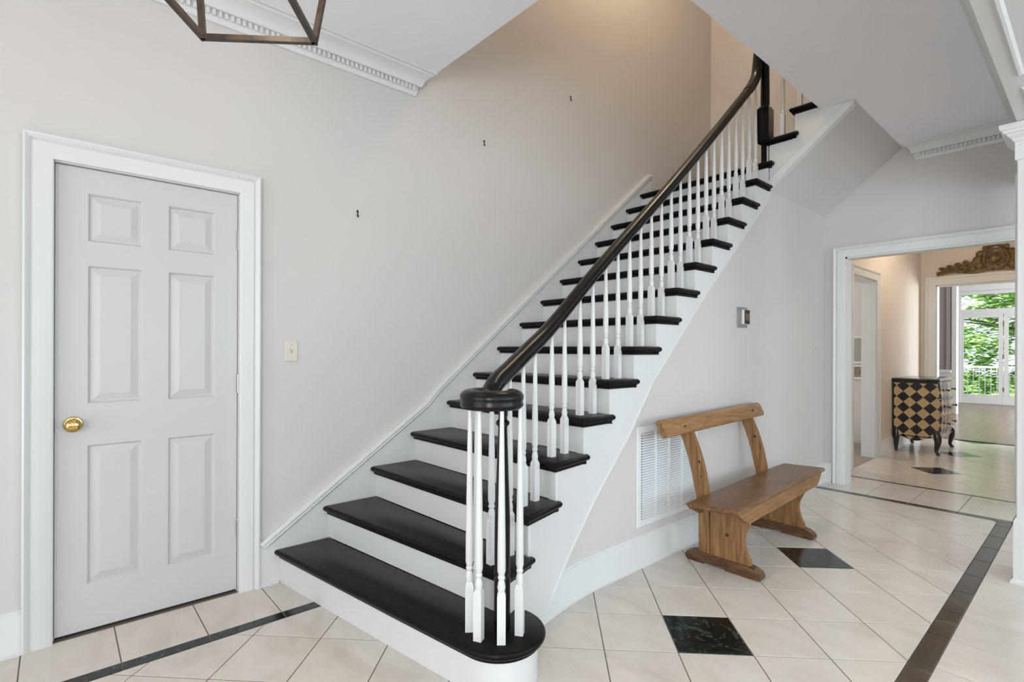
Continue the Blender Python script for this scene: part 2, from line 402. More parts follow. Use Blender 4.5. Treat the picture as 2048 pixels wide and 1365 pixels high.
# wall under the stair, curving out towards the first step
TRIM_LINE = [(1.62, .02), (1.707, .082), (1.915, .289), (2.121, .50), (2.376, .76), (2.613, 1.055), (3.176, 1.571), (4.20, 2.437), (4.32, 2.537)]
def trim_z(y):
    L = TRIM_LINE
    if y <= L[0][0]: return L[0][1]
    for (a, za), (b, zb) in zip(L, L[1:]):
        if y <= b: return za+(zb-za)*(y-a)/(b-a)
    return L[-1][1]
ys = [1.50+.035*i for i in range(20)]+[2.2+.1*i for i in range(20)]+[4.2, 4.25, 4.6, 5.0, YB]
ws = MB()
top = lambda y: min(max(trim_z(y)+.06, .25), 2.504)
ws.rings([[(Wx(y), y, -.05), (Wx(y), y, top(y)), (Wx(y)-.06, y, top(y)), (Wx(y)-.06, y, -.05)] for y in ys])
struct(ws.build('wall_stair', M['wall'], smooth=True, angle=20))
# hall
struct(MB().box(1.02, 1.16, YB+.13, 6.27, -.1, 3.0).box(1.02, 1.16, 6.27, 7.11, 2.04, 3.0).box(1.02, 1.16, 7.11, 9.3, -.1, 3.0).build('wall_hall_left', M['wall_warm']))
struct(MB().box(2.75, 2.88, YB+.13, 9.3, -.1, 3.0).build('wall_hall_right', M['wall_warm']))
struct(MB().box(1.02, 1.331, 9.3, 9.45, -.1, 3.0).box(1.331, 2.57, 9.3, 9.45, 2.15, 3.0).box(2.57, 2.88, 9.3, 9.45, -.1, 3.0).build('wall_hall_far', M['wall_warm']))
struct(MB().box(1.0, 2.9, YB+.13, 9.45, 3.0, 3.1).build('ceiling_hall', M['ceil']))
# small room off the hall
struct(MB().box(-1.6, 1.02, 8.05, 8.15, -.1, 2.8).box(-1.7, -1.6, 5.62, 8.15, -.1, 2.8).build('wall_side_room', M['wall']))
struct(MB().box(-1.7, 1.02, 5.62, 8.15, 2.8, 2.9).build('ceiling_side', M['ceil']))
# living room
struct(MB().box(-3.1, .55, 16.2, 16.35, -.1, 3.2).box(.55, 3.05, 16.2, 16.35, 2.62, 3.2).box(3.05, 6.1, 16.2, 16.35, -.1, 3.2).build('wall_living_far', M['trim']))
struct(MB().box(-3.1, -3.0, 9.3, 16.3, -.1, 3.2).build('wall_living_left', M['wall_grey']))
struct(MB().box(6.0, 6.1, 9.3, 10.9, -.1, 3.2).box(6.0, 6.1, 14.1, 16.3, -.1, 3.2).box(6.0, 6.1, 10.9, 14.1, -.1, .55).box(6.0, 6.1, 10.9, 14.1, 2.45, 3.2).build('wall_living_right', M['wall_grey']))
struct(MB().box(-3.1, 1.02, 9.3, 9.45, -.1, 3.2).box(2.88, 6.1, 9.3, 9.45, -.1, 3.2).box(1.02, 2.88, 9.3, 9.45, 3.1, 3.2).build('wall_living_near', M['wall_grey']))
struct(MB().box(-3.1, 6.1, 9.3, 16.35, 3.2, 3.3).build('ceiling_living', M['ceil']))
wp = struct(MB().box(-3.0, .93, 13.1, 13.24, -.05, 3.2).build('wall_living_partition', M['wall_grey']))
MB().bbox(.925, 1.005, 13.08, 13.26, 0, 3.0, .006).build('end_casing', M['trim'], wp, loc=(.96, 13.17, 0))
MB().bbox(-2.9, .925, 13.07, 13.1, .80, .86, .006).build('chair_rail', M['trim'], wp, loc=(-1, 13.1, .8))
MB().bbox(-2.9, .925, 13.08, 13.1, 0, .80, .004).build('wainscot', M['wall'], wp, loc=(-1, 13.1, 0))
MB().bbox(.84, .90, 13.085, 13.1, .86, 2.9, .004).build('panel_moulding', M['wall_grey'], wp, loc=(.85, 13.1, 1))
# entrance wall and the room on the right (behind the camera), with real openings for the daylight
wf = MB().box(-.14, .5, -2.5, -2.36, -.1, 5.6).box(.5, 2.4, -2.5, -2.36, 2.5, 5.6).box(2.4, 3.65, -2.5, -2.36, -.1, 3).box(5.55, 6.6, -2.5, -2.36, -.1, 3).box(3.65, 5.55, -2.5, -2.36, -.1, .65).box(3.65, 5.55, -2.5, -2.36, 2.35, 3)
struct(wf.build('wall_front', M['wall']))
wr = MB().box(6.46, 6.6, -2.5, 5.5, -.1, .7).box(6.46, 6.6, -2.5, 5.5, 2.4, 3)
edges = [-2.5, -1.6, .4, .9, 2.9, 3.2, 5.2, 5.5]
for a, b_ in zip(edges[0::2], edges[1::2]): wr.box(6.46, 6.6, a, b_, .7, 2.4)
struct(wr.build('wall_right', M['wall']))
def window(n, axis, c0, c1, z0, z1, d0, d1, parts=2):
    """framed window with glass in an opening; axis is the wall normal"""
    f = MB(); t = .05
    def bx(a, b_, z_0, z_1, e0=d0, e1=d1):
        f.box(e0, e1, a, b_, z_0, z_1) if axis == 'x' else f.box(a, b_, e0, e1, z_0, z_1)
    bx(c0, c0+t, z0, z1); bx(c1-t, c1, z0, z1); bx(c0, c1, z0, z0+t); bx(c0, c1, z1-t, z1)
    for i in range(1, parts): m = c0+(c1-c0)*i/parts; bx(m-.02, m+.02, z0, z1)
    bx(c0, c1, (z0+z1)/2-.015, (z0+z1)/2+.015)
    o = struct(f.build('window_%d' % n, M['trim']), 'white framed window')
    g = MB(); dm = (d0+d1)/2
    g.box(dm-.003, dm+.003, c0+t, c1-t, z0+t, z1-t) if axis == 'x' else g.box(c0+t, c1-t, dm-.003, dm+.003, z0+t, z1-t)
    g.build('pane', M['glass'], o)
window(1, 'x', -1.6, .4, .7, 2.4, 6.5, 6.56); window(2, 'x', .9, 2.9, .7, 2.4, 6.5, 6.56); window(3, 'x', 3.2, 5.2, .7, 2.4, 6.5, 6.56)
window(4, 'y', 3.65, 5.55, .65, 2.35, -2.46, -2.40); window(5, 'y', .5, 2.4, 0, 2.5, -2.46, -2.40, 3); window(6, 'x', 10.9, 14.1, .55, 2.45, 6.03, 6.08, 3)

# ceilings: one storey over the hall, cut away over the stair
ce = MB().box(-.1, 2.6, -2.5, 1.815, ZC, 3.27).box(1.545, 2.6, 1.815, 4.20, ZC, 3.27).box(1.752, 2.6, 4.20, YB, ZC, 3.27)
struct(ce.build('ceiling', M['ceil']), 'smooth grey white ceiling cut away over the stair')
struct(MB().box(2.6, 6.6, -2.5, YB, 3.0, 3.27).build('ceiling_right', M['ceil']))
struct(MB().box(-.14, 4.6, -1.1, 5.62, 5.6, 5.7).build('ceiling_upper', M['ceil']))
struct(MB().box(4.5, 4.6, -1.1, 5.62, 3.27, 5.6).box(0, 4.5, -1.1, -1.0, 3.27, 5.6).build('wall_upper', M['wall']))
# sloping soffit of the upper flight
sof = MB().prism([(1.15, 2.5027), (1.752, 2.99), (1.752, 3.05), (1.15, 2.60)], 'y', 4.215, YB)
struct(sof.build('ceiling_soffit', M['wall']))

# ------------------------------------------------------------------ trim profiles
CROWN = [(0, -.138), (.014, -.138), (.016, -.120), (.022, -.113), (.022, -.083), (.040, -.081), (.046, -.074), (.050, -.062), (.060, -.044), (.076, -.028), (.092, -.020), (.098, -.018), (.102, -.010), (.118, -.009), (.118, 0), (0, 0)]
BASE = [(0, 0), (.030, 0), (.030, .012), (.022, .022), (.018, .028), (.018, .140), (.015, .148), (.013, .160), (.007, .166), (.006, .176), (0, .178)]
CASE = [(0, 0), (0, .014), (.006, .018), (.05, .020), (.062, .022), (.070, .016), (.076, .026), (.088, .032), (.095, .030), (.095, 0)]
def mirror(p): return [(-a, b) for a, b in p]
n_trim = [0]
def trim(bm, label=None, parent=None, mat='trim', smooth=True, name=None):
    n_trim[0] += 1
    return struct(bm.build(name or 'trim_%d' % n_trim[0], M[mat], smooth=smooth, angle=35), label)
# crown on the left wall: side = z x t ; travelling -y gives side = +x
def crown(p_start, p_end, out, m0=0, m1=0):
    """straight crown; out = unit vector away from the wall; m0/m1 lengthen the ends with projection (mitre)"""
    a, b = Vector(p_start), Vector(p_end); t = (b-a).normalized(); out = Vector(out)
    return MB().rings([[q+t*(mm*pr)+out*pr+Vector((0, 0, h)) for pr, h in CROWN] for q, mm in ((a, -m0), (b, m1))])
crA = trim(crown((0, -2.36, ZC), (0, 1.7155, ZC), (1, 0, 0), 0, .9), 'white dentil crown moulding along the door wall')
dm = MB().bbox(0, .014, -.0075, .0075, -.027, 0, .0015).build('dentil', M['trim'], crA, loc=(0, 0, 0))
dm.location = (.022, 1.70, ZC-.084)
n = 0
for i in range(1, 62): copy_to(dm, crA, (.022, 1.70-.0272*i, ZC-.084))
crB = trim(crown((1.854, YB, ZC), (2.545, YB, ZC), (0, -1, 0), .8, 0), 'white dentil crown moulding over the hall doorway')
d2 = MB().bbox(-.0075, .0075, -.014, 0, -.027, 0, .0015).build('dentil', M['trim'], crB, loc=(0, 0, 0)); d2.location = (1.872, YB-.022, ZC-.084)
for i in range(1, 25): copy_to(d2, crB, (1.872+.0272*i, YB-.022, ZC-.084))
crH = trim(crown((2.545, YB, ZC), (2.545, -2.36, ZC), (-1, 0, 0)), 'white crown moulding along the archway beam')
# baseboards: sweep with n=z; path -y along left wall -> side +x
def base(path, label=None, name=None):
    return trim(MB().sweep(path, BASE, (0, 0, 1)), label, name=name)
base([(0, -.098, 0), (0, -2.36, 0)], name='baseboard_left')
bs = [(Wx(y), y, 0) for y in [YB]+[5.0-.4*i for i in range(7)]+[2.2-.05*i for i in range(0, 14)]]
trim(MB().sweep(bs, mirror(BASE) if False else BASE, (0, 0, 1)).build.__self__, 'white baseboard sweeping round the foot of the stair', name='baseboard_stair')
base([(1.219, YB, 0), (1.15, YB, 0)], name='baseboard_back')
base([(1.16, 9.3, 0), (1.16, 7.25, 0)], name='baseboard_hall')
base([(1.208, 9.3, 0), (1.16, 9.3, 0)], name='baseboard_far')
# casings: path in wall plane, n = wall normal
def casing(path, n, flip=1):
    pr = CASE if flip > 0 else mirror(CASE)
    return MB().sweep(path, pr, n)
trim(casing([(0, -.003, 0), (0, -.003, 2.034), (0, .708, 2.034), (0, .708, 0)], (1, 0, 0), 1), 'white moulded casing around the six panel door')
trim(MB().sweep([(1.322, YB, 0), (1.322, YB, 2.10), (2.58, YB, 2.10), (2.58, YB, 0)], CASE, (0, -1, 0)), 'white moulded casing around the hall doorway')
trim(MB().box(1.322, 1.336, YB, YB+.13, 0, 2.10).box(2.566, 2.58, YB, YB+.13, 0, 2.10).box(1.322, 2.58, YB, YB+.13, 2.086, 2.10), 'white jamb of the hall doorway', smooth=False)
trim(MB().sweep([(1.16, 6.27, 0), (1.16, 6.27, 2.04), (1.16, 7.11, 2.04), (1.16, 7.11, 0)], CASE, (1, 0, 0)), 'white casing around the side opening in the hall')
trim(MB().box(1.02, 1.16, 6.27, 6.284, 0, 2.04).box(1.02, 1.16, 7.096, 7.11, 0, 2.04).box(1.02, 1.16, 6.27, 7.11, 2.026, 2.04), 'white jamb of the side opening in the hall', smooth=False)
trim(MB().sweep([(1.331, 9.3, 0), (1.331, 9.3, 2.15), (2.57, 9.3, 2.15), (2.57, 9.3, 0)], [(a*1.25, b) for a, b in CASE], (0, -1, 0)), 'white casing around the living room doorway')
trim(MB().box(1.331, 1.345, 9.3, 9.45, 0, 2.15).box(2.556, 2.57, 9.3, 9.45, 0, 2.15).box(1.331, 2.57, 9.3, 9.45, 2.136, 2.15), 'white jamb of the living room doorway', smooth=False)

# ------------------------------------------------------------------ six panel door
door = struct(empty('door_1', (0, .35, 0)), 'white six panel door with a brass knob')
slab = MB(); XF = -.018
cols = [(.11, .305), (.407, .602)]; rows = [(.21, .818), (1.0, 1.605), (1.71, 1.92)]
yb = [.002, .11, .305, .407, .602, .703]; zb = [.012, .21, .818, 1.0, 1.605, 1.71, 1.92, 2.026]
for i in range(5):
    for j in range(7):
        if i in (1, 3) and j in (1, 3, 5): continue
        slab.add([(XF, yb[i], zb[j]), (XF, yb[i+1], zb[j]), (XF, yb[i+1], zb[j+1]), (XF, yb[i], zb[j+1])], [(0, 1, 2, 3)])
slab.box(XF-.035, XF-.012, .002, .703, .012, 2.026)
for a, b_ in ((.002, .0021), (.7029, .703)): slab.box(XF-.03, XF, a, b_, .012, 2.026)
slab.box(XF-.03, XF, .002, .703, .012, .0125).box(XF-.03, XF, .002, .703, 2.0255, 2.026)
so = slab.build('door_slab', M['door'], door)
for (a, b_) in cols:
    for (c, d) in rows:
        p = MB()
        def loop(ins, x): return [(x, a+ins, c+ins), (x, b_-ins, c+ins), (x, b_-ins, d-ins), (x, a+ins, d-ins)]
        p.rings([loop(0, XF), loop(.004, XF-.004), loop(.008, XF-.0118), loop(.013, XF-.0118), loop(.043, XF-.002), loop(.045, XF-.002)], cap=False)
        p.add(loop(.045, XF-.002), [(0, 1, 2, 3)])
        p.build('panel', M['door'], so)
MB().box(-.015, .0, -.006, .002, 0, 2.036).box(-.015, .0, .703, .712, 0, 2.036).box(-.015, .0, -.006, .712, 2.028, 2.036).xf(lambda v: v+Vector((-.03, 0, 0))).build('stop', M['trim'], door)
MB().box(-.13, -.001, -.006, -.001, 0, 2.036).box(-.13, -.001, .706, .712, 0, 2.036).box(-.13, -.001, -.006, .712, 2.030, 2.036).build('jamb', M['trim'], door)
kn = MB().lathe([(.034, -.001), (.034, .004), (.031, .008), (.020, .010)], (XF, .062, .914), 24, 'x').build('rosette', M['brass'], door, smooth=True)
MB().lathe([(.012, .008), (.011, .022), (.018, .028), (.026, .036), (.029, .045), (.028, .054), (.022, .061), (.012, .064), (.001, .065)], (XF, .062, .914), 24, 'x').build('knob', M['brass'], kn, smooth=True)
MB().box(XF-.004, XF+.0015, -.006, .0005, .885, .945).build('latch_plate', M['hook'], door)
for z in (.323, 1.063, 1.797):
    h = MB().box(XF-.002, XF+.003, .700, .714, z-.045, z+.045).build('hinge', M['steel'], door)
    k = MB()
    for q in range(5): k.lathe([(.0062, z-.045+.018*q+.0006), (.0062, z-.045+.018*(q+1)-.0006)], (XF+.007, .706, 0), 10)
    k.lathe([(.004, z-.049), (.005, z-.046), (.005, z+.046), (.004, z+.049)], (XF+.007, .706, 0), 8)
    k.build('hinge_knuckle', M['steel'], h, smooth=True)

# ------------------------------------------------------------------ staircase
st = empty('staircase', (.6, 1.2, 0), 'black and white staircase climbing along the left wall, sweeping out at its foot', 'staircase')
CX, CY, CR = 1.385, 1.285, .178
def arc(cx, cy, r, a0, a1, n): return [(cx+r*math.cos(math.radians(a0+(a1-a0)*i/n)), cy+r*math.sin(math.radians(a0+(a1-a0)*i/n))) for i in range(n+1)]
def front_line(k, off=0):
    """left and right ends of nosing k moved back by off"""
    return (.021, nose_l(k)+off), (Wx(nose_r(k)+off), nose_r(k)+off)
for k in range(1, 16):
    z = k*H
    if k == 1:
        sl = (1.107-.879)/(1.40-.021)
        P = [(.021, .876)]+[(x, .876+sl*(x-.021)) for x in (.5, 1.0)]+arc(CX, CY, CR, -79, 112, 22)+[(1.28, 1.475), (Wx(1.36)-.01, 1.36), (.021, nose_l(2)+.032)]
        Rz = [(.021, .906)]+[(x, .906+sl*(x-.021)) for x in (.5, 1.0)]+arc(CX, CY, CR-.030, -79, 112, 22)+[(1.25, 1.46), (1.2, 1.30), (.021, nose_l(2)+.05)]
        tr = MB().slab(P, z-.032, z, .012).build('tread', M['black'], st, loc=(.7, 1.1, z), smooth=True)
        MB().slab(inset(P, .017), z-.047, z-.031, .005).build('cove_moulding', M['black'], tr, smooth=True)
        MB().prism(Rz, 'z', 0, z-.032).build('riser', M['trim'], st, loc=(.7, 1.1, 0), smooth=True)
        continue
    (xa, ya), (xb_, yb_) = front_line(k)
    if k < 15:
        yn_l, yn_r = nose_l(k+1)+.032, nose_r(k+1)+.032
        xo = xb_+.058; xo2 = Wx(yn_r)+.058; xi = Wx(yn_r)+.031
        P = [(xa, ya), (xo, yb_), (xo2, yn_r+.018), (xi, yn_r+.018), (xi, yn_r), (.021, yn_l)]
    else:
        xo = 1.222; P = [(xa, ya), (xo, yb_), (xo, yb_+.05), (1.19, yb_+.09), (1.19, YB-.002), (.021, YB-.002)]
    tr = MB().slab(P, z-.032, z, .012).build('tread' if k < 15 else 'landing', M['black'], st, loc=(.6, (ya+yb_)/2, z), smooth=True)
    MB().slab(inset(P, .014), z-.047, z-.031, .005).build('cove_moulding', M['black'], tr, smooth=True)
    (a0, a1), (b0, b1) = front_line(k, .032); b0 = Wx(b1)+.029
    MB().prism([(a0, a1), (b0, b1), (b0, b1+.018), (a0, a1+.018)], 'z', (k-1)*H-.0, z-.032).build('riser', M['trim'], st, loc=(.6, (a1+b1)/2, z-H))
# outer string (stepped, curved), from the diagonal bead up to the tread undersides
sm = MB()
for k in range(2, 15):
    y0 = nose_r(k)+.034; y1 = nose_r(k+1)+.034; n = 6
    if k == 14: y1 = 4.20
    zt = k*H-.033
    def ring(y): 
        zl = min(trim_z(y), zt-.01)
        return [(Wx(y)+.03, y, zl), (Wx(y)+.03, y, zt), (Wx(y)-.02, y, zt), (Wx(y)-.02, y, zl)]
    sm.rings([ring(y0+(y1-y0)*i/n) for i in range(n+1)])
ostr = sm.build('outer_string', M['trim'], st, smooth=True, angle=25)
bd = [(Wx(y)+.03, y, trim_z(y)) for y in [1.66+.04*i for i in range(64)]+[4.2]]
MB().tube(bd, .006, 8).build('bead', M['trim'], ostr, smooth=True)
# skirt board on the wall with its cap moulding
SK = [(.803, .229), (1.80, .905), (1.875, .985), (4.27, 2.918)]
skp = [(.803, 0), *SK, (4.32, 2.918), (4.32, 2.5), (1.3, .1), (.95, 0)]
sk = MB().prism(skp, 'x', .001, .020).build('skirt_board', M['trim'], st)
capp = [(0, 0), (0, .012), (.008, .016), (.020, .016), (.026, .010), (.036, .012), (.044, .006), (.046, 0)]
MB().sweep([(.020, y, z) for y, z in SK]+[(.02, 4.31, 2.918)], mirror(capp) , (1, 0, 0)).build('cap_moulding', M['trim'], sk, smooth=True)
MB().sweep([(.0, .803, 0), (.0, .895, 0)][::-1], [(a+.018, b*1.0) for a, b in [(0, 0), (.012, 0), (.012, .012), (.004, .018), (0, .018)]], (0, 0, 1)).build('shoe_moulding', M['trim'], sk)
# upper flight
for k in range(16, 19):
    z = k*H; nx = 1.12+.2165*(k-16)
    P = [(nx, 4.150), (nx+.2165+.06, 4.150), (nx+.2165+.06, 4.178), (nx+.2165+.032, 4.178), (nx+.2165+.032, YB-.002), (nx, YB-.002)]
    tr = MB().slab(P, z-.034, z, .012).build('tread', M['black'], st, loc=(nx+.1, 4.8, z), smooth=True)
    MB().slab(inset(P, .014), z-.049, z-.033, .005).build('cove_moulding', M['black'], tr, smooth=True)
    MB().box(nx+.030, nx+.05, 4.18, YB-.002, z-H, z-.033).build('riser', M['trim'], st, loc=(nx, 4.8, z-H))
s2 = MB()
low = lambda x: 2.500+.81*(x-1.18)
steps = [(1.181, 15), (1.12+.032, 16), (1.12+.2165+.032, 17), (1.12+.433+.032, 18), (1.12+.6495+.032, 19)]
P = [(1.181, low(1.181)), (1.75, low(1.75)), (1.75, 18*H-.034), (1.585, 18*H-.034), (1.585, 17*H-.034), (1.3685, 17*H-.034), (1.3685, 16*H-.034), (1.181, 16*H-.034)]
s2o = s2.prism(P, 'y', 4.182, 4.23).build('upper_string', M['trim'], st)
MB().sweep([(1.181, 4.182, low(1.181)), (1.74, 4.182, low(1.74))], [(0, 0), (.0, .014), (.012, .018), (.03, .014), (.042, .018), (.05, .006), (.05, 0)], (0, -1, 0)).build('string_moulding', M['trim'], s2o, smooth=True)
# balusters
def baluster_mesh(top):
    b = MB(); w_ = .0155; c = .006
    sq = lambda r, z: [(x*r, y*r, z) for x, y in ((-1, -1), (1, -1), (1, 1), (-1, 1))]
    b.rings([sq(w_, 0), sq(w_, .172), sq(.0085, .192)])
    b.lathe([(.010, .176), (.0125, .188), (.0150, .203), (.0125, .220), (.0095, .228), (.0125, .233), (.0135, .238), (.0125, .243), (.0105, .246), (.0125, .252), (.0150, .262), (.0146, .36), (.0072, top)], seg=12)
    return b
RAIL = [(1.372, 1.165), (1.30, 1.21), ]
rail_pts = [(1.373, 1.116), (1.477, 1.165), (1.60, 1.230), (1.83, 1.368), (2.259, 1.724), (2.96, 2.316), (3.553, 2.838), (4.02, 3.262)]
def rail_z(y):
    L = rail_pts
    if y <= L[0][0]: return L[0][1]-(L[0][0]-y)*.4
    for (a, za), (b, zb) in zip(L, L[1:]):
        if y <= b: return za+(zb-za)*(y-a)/(b-a)
    return L[-1][1]+(y-L[-1][0])*.9
VX, VY, VR, VZ = 1.381, 1.258, .094, 1.058
spots = [(1.329, 1.185, 1, VZ-.02), (1.403, 1.173, 1, VZ-.02), (1.473, 1.222, 1, VZ-.02), (1.472, 1.312, 1, VZ-.02), (1.284, 1.252, 1, VZ-.02)]
spots += [(1.248, 1.357, 2, rail_z(1.357)-.02), (1.226, 1.475, 2, rail_z(1.475)-.02)]
for k in range(3, 15):
    for o in (.100, .208) if k > 3 else (.092, .190):
        y = nose_r(k)+o
        spots.append((Wx(y)-.05, y, k, rail_z(y)-.02))
spots += [(1.262, 4.225, 16, 3.95), (1.385, 4.225, 17, 4.1), (1.478, 4.225, 17, 4.15)]
cache = {}
rots = [-36.6, -62, -40, -54, -30]
for i, (x, y, k, zt) in enumerate(spots):
    key = round(zt-k*H, 2); rz = math.radians(rots[i]) if i < 5 else 0
    if key in cache: copy_to(cache[key], st, (x, y, k*H), rz)
    else:
        b = baluster_mesh(max(key, .4)).build('baluster', M['trim'], None, loc=(0, 0, 0), smooth=True, angle=35)
        b.parent = st; b.location = Vector((x, y, k*H))-wloc(st); b.rotation_euler = (0, 0, rz); cache[key] = b
# handrail
RP = [(-.031, -.018), (-.026, -.030), (-.018, -.034), (.018, -.034), (.026, -.030), (.031, -.018), (.027, -.010), (.031, .002), (.031, .012), (.024, .023), (.012, .030), (0, .032), (-.012, .030), (-.024, .023), (-.031, .012), (-.031, .002), (-.027, -.010)]
RP = [(a*1.12, b*1.10) for a, b in RP]
path = []
# inner spiral end, round the back and front of the volute, then up the rake
for i in range(0, 49):
    a = math.radians(75+ (-(75+198))*i/48)     # from back (75deg) clockwise round the right and front to the left side
    fr = i/48; r = VR*(.80+.20*min(1, fr*2.2))
    path.append((VX+r*math.cos(a), VY+r*math.sin(a), VZ))
end = path[-1]
E2 = [(1.2850, 1.322, VZ+.026)]
path += E2
for y, z in rail_pts:
    path.append((Wx(y)-.05, y, z))
# densify with Catmull-Rom along the rake
def catmull(P, n=6):
    out = []
    for i in range(len(P)-1):
        p0, p1, p2, p3 = [Vector(P[max(0, min(len(P)-1, i+d))]) for d in (-1, 0, 1, 2)]
        for s in range(n):
            t = s/n; out.append(.5*((2*p1)+(-p0+p2)*t+(2*p0-5*p1+4*p2-p3)*t*t+(-p0+3*p1-3*p2+p3)*t**3))
    out.append(Vector(P[-1])); return out
rake = catmull(path[46:], 8)
full = [Vector(p) for p in path[:46]]+rake
hr = MB().sweep(full, RP, (0, 0, 1)).build('handrail', M['rail'], st, smooth=True, angle=50)
# gooseneck rising to the landing newel
gn = catmull([(1.10, 3.98, 3.225), (1.10, 4.055, 3.300), (1.103, 4.115, 3.39), (1.108, 4.135, 3.50), (1.113, 4.145, 3.62), (1.118, 4.15, 3.75)], 6)
rs = []
for i, p in enumerate(gn):
    t = (gn[min(i+1, len(gn)-1)]-gn[max(i-1, 0)]).normalized(); a = Vector((1, 0, 0)); b_ = t.cross(a).normalized()
    if i == 0: t = Vector((0, 1, .0)); 
    rs.append([p+a*q*1.0+b_*h_*-.85 for q, h_ in RP])
MB().rings(rs).build('gooseneck', M['rail'], hr, smooth=True, angle=50)
# turned newel under the volute
NX, NY = 1.405, 1.283
nw = MB(); z0 = H
nw.lathe([(.031, z0), (.031, z0+.195), (.028, z0+.203), (.026, z0+.208), (.031, z0+.214), (.032, z0+.222), (.028, z0+.230), (.029, z0+.236), (.030, z0+.26), (.0295, z0+.42), (.017, z0+.765), (.018, z0+.772), (.026, z0+.780), (.026, z0+.790), (.017, z0+.797), (.016, z0+.810), (.019, z0+.828), (.028, z0+.845), (.034, z0+.850)], (NX, NY, 0), 20)
nw.build('volute_newel', M['blackpaint'], st, smooth=True, angle=50)
# landing newel
nn = MB(); sq = lambda r, z: [(1.142+x*r, 4.192+y*r, z) for x, y in ((-1, -1), (1, -1), (1, 1), (-1, 1))]
nn.rings([sq(.020, 2.60), sq(.020, 2.86), sq(.047, 2.87), sq(.047, 3.125), sq(.030, 3.155)])
nn.lathe([(.030, 3.15), (.033, 3.16), (.033, 3.30), (.030, 3.48), (.034, 3.49), (.034, 3.51), (.030, 3.52), (.031, 3.6)], (1.142, 4.192, 0), 20)
nn.rings([sq(.045, 3.6), sq(.045, 3.95)])
nn.build('landing_newel', M['blackpaint'], st, smooth=True, angle=40)

# ------------------------------------------------------------------ archway beam and column
hb = struct(MB().box(2.6, 2.86, -2.4, YB, 2.46, 2.99).box(2.545, 2.6, -2.4, YB, 2.80, 2.99).build('wall_beam', M['trim']), 'white panelled beam over the archway')
b = MB()
for (y0, y1) in ((-.6, 1.2), (1.36, 3.17), (3.33, 5.3)):
    MB().sweep([(2.653, y0, 2.46), (2.653, y1, 2.46), (2.807, y1, 2.46), (2.807, y0, 2.46)], [(-.0, 0), (0, .010), (.006, .016), (.016, .014), (.022, .006), (.024, 0)], (0, 0, -1), loop=True).build('panel_moulding', M['trim'], hb, smooth=True)
MB().box(2.6, 2.653, -2.4, YB, 2.452, 2.46).box(2.807, 2.86, -2.4, YB, 2.452, 2.46).box(2.653, 2.807, 3.17, 3.33, 2.452, 2.46).box(2.653, 2.807, 1.2, 1.36, 2.452, 2.46).build('soffit_board', M['trim'], hb)
col = empty('column', (2.73, 3.99, 0), 'square white panelled column at the right edge under the archway beam', 'column')
x0, x1, y0, y1 = 2.596, 2.832, 3.872, 4.108
MB().bbox(x0, x1, y0, y1, .0, 2.45, .004).build('shaft', M['trim'], col)
def ringbox(pr): return MB().rings([[(x0-p, y0-p, z), (x1+p, y0-p, z), (x1+p, y1+p, z), (x0-p, y1+p, z)] for p, z in pr])
ringbox([(.012, .0), (.022, .0), (.022, .012), (.014, .022), (.010, .028), (.010, .33), (.004, .345), (.001, .350)]).build('plinth', M['trim'], col)
ringbox([(.001, 2.262), (.008, 2.268), (.008, 2.36), (.014, 2.364), (.020, 2.378), (.034, 2.392), (.040, 2.402), (.050, 2.406), (.054, 2.418), (.062, 2.424), (.066, 2.432), (.066, 2.450)]).build('capital', M['trim'], col)
pf = [(0, 0), (0, .006), (.006, .010), (.014, .008), (.018, 0)]
MB().sweep([(x0+.035, y0, .42), (x0+.035, y0, 2.20), (x1-.035, y0, 2.20), (x1-.035, y0, .42)], [(-a, b) for a, b in pf], (0, -1, 0), loop=True).build('panel_moulding', M['trim'], col)
MB().sweep([(x0, y1-.035, .42), (x0, y1-.035, 2.20), (x0, y0+.035, 2.20), (x0, y0+.035, .42)], [(-a, b) for a, b in pf], (-1, 0, 0), loop=True).build('panel_moulding', M['trim'], col)

# ------------------------------------------------------------------ bench
be = empty('bench', (1.45, 3.31, 0), 'rustic pine bench with a curved open back against the stair wall', 'bench')
SL = -.045                                      # the bench stands a little askew to the wall
sk_ = lambda v: Vector((v.x+SL*(v.y-2.87), v.y, v.z))
for yc in (2.87, 3.75):
    sh = sk_
    xs0, xs1 = 1.255, 1.70
    prof = [(xs0+.02, 0), (xs0+.115, 0), (xs0+.125, .010), (xs0+.24, .012), (xs0+.25, 0), (xs1-.02, 0), (xs1, .010), (xs1, .024), (xs1-.012, .042), (xs1-.04, .056), (xs1-.075, .062), (xs0+.085, .062), (xs0+.04, .058), (xs0+.010, .046), (xs0, .028), (xs0+.004, .010)]
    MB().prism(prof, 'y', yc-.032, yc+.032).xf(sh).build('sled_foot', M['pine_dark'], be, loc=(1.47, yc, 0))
    brd = [(1.408, .062), (1.636, .062), (1.634, .085), (1.618, .115), (1.604, .155), (1.599, .19), (1.603, .225), (1.616, .255), (1.630, .285), (1.632, .345), (1.632, .385), (1.408, .385)]
    MB().prism(brd, 'y', yc-.020, yc+.016).xf(sh).build('end_panel', M['pine_v'], be, loc=(1.5, yc, .2))
    # stile continuing as the curved back post
    pts = [(1.370, .062, .033), (1.368, .25, .033), (1.358, .385, .038), (1.346, .44, .040), (1.330, .52, .041), (1.308, .60, .041), (1.280, .68, .041), (1.246, .76, .040), (1.228, .80, .039)]
    MB().rings([[(x-w_, yc-.020, z), (x+w_, yc-.020, z), (x+w_, yc+.016, z), (x-w_, yc+.016, z)] for x, z, w_ in pts]).xf(sh).build('back_post', M['pine_v'], be, loc=(1.3, yc, .4), smooth=True, angle=30)
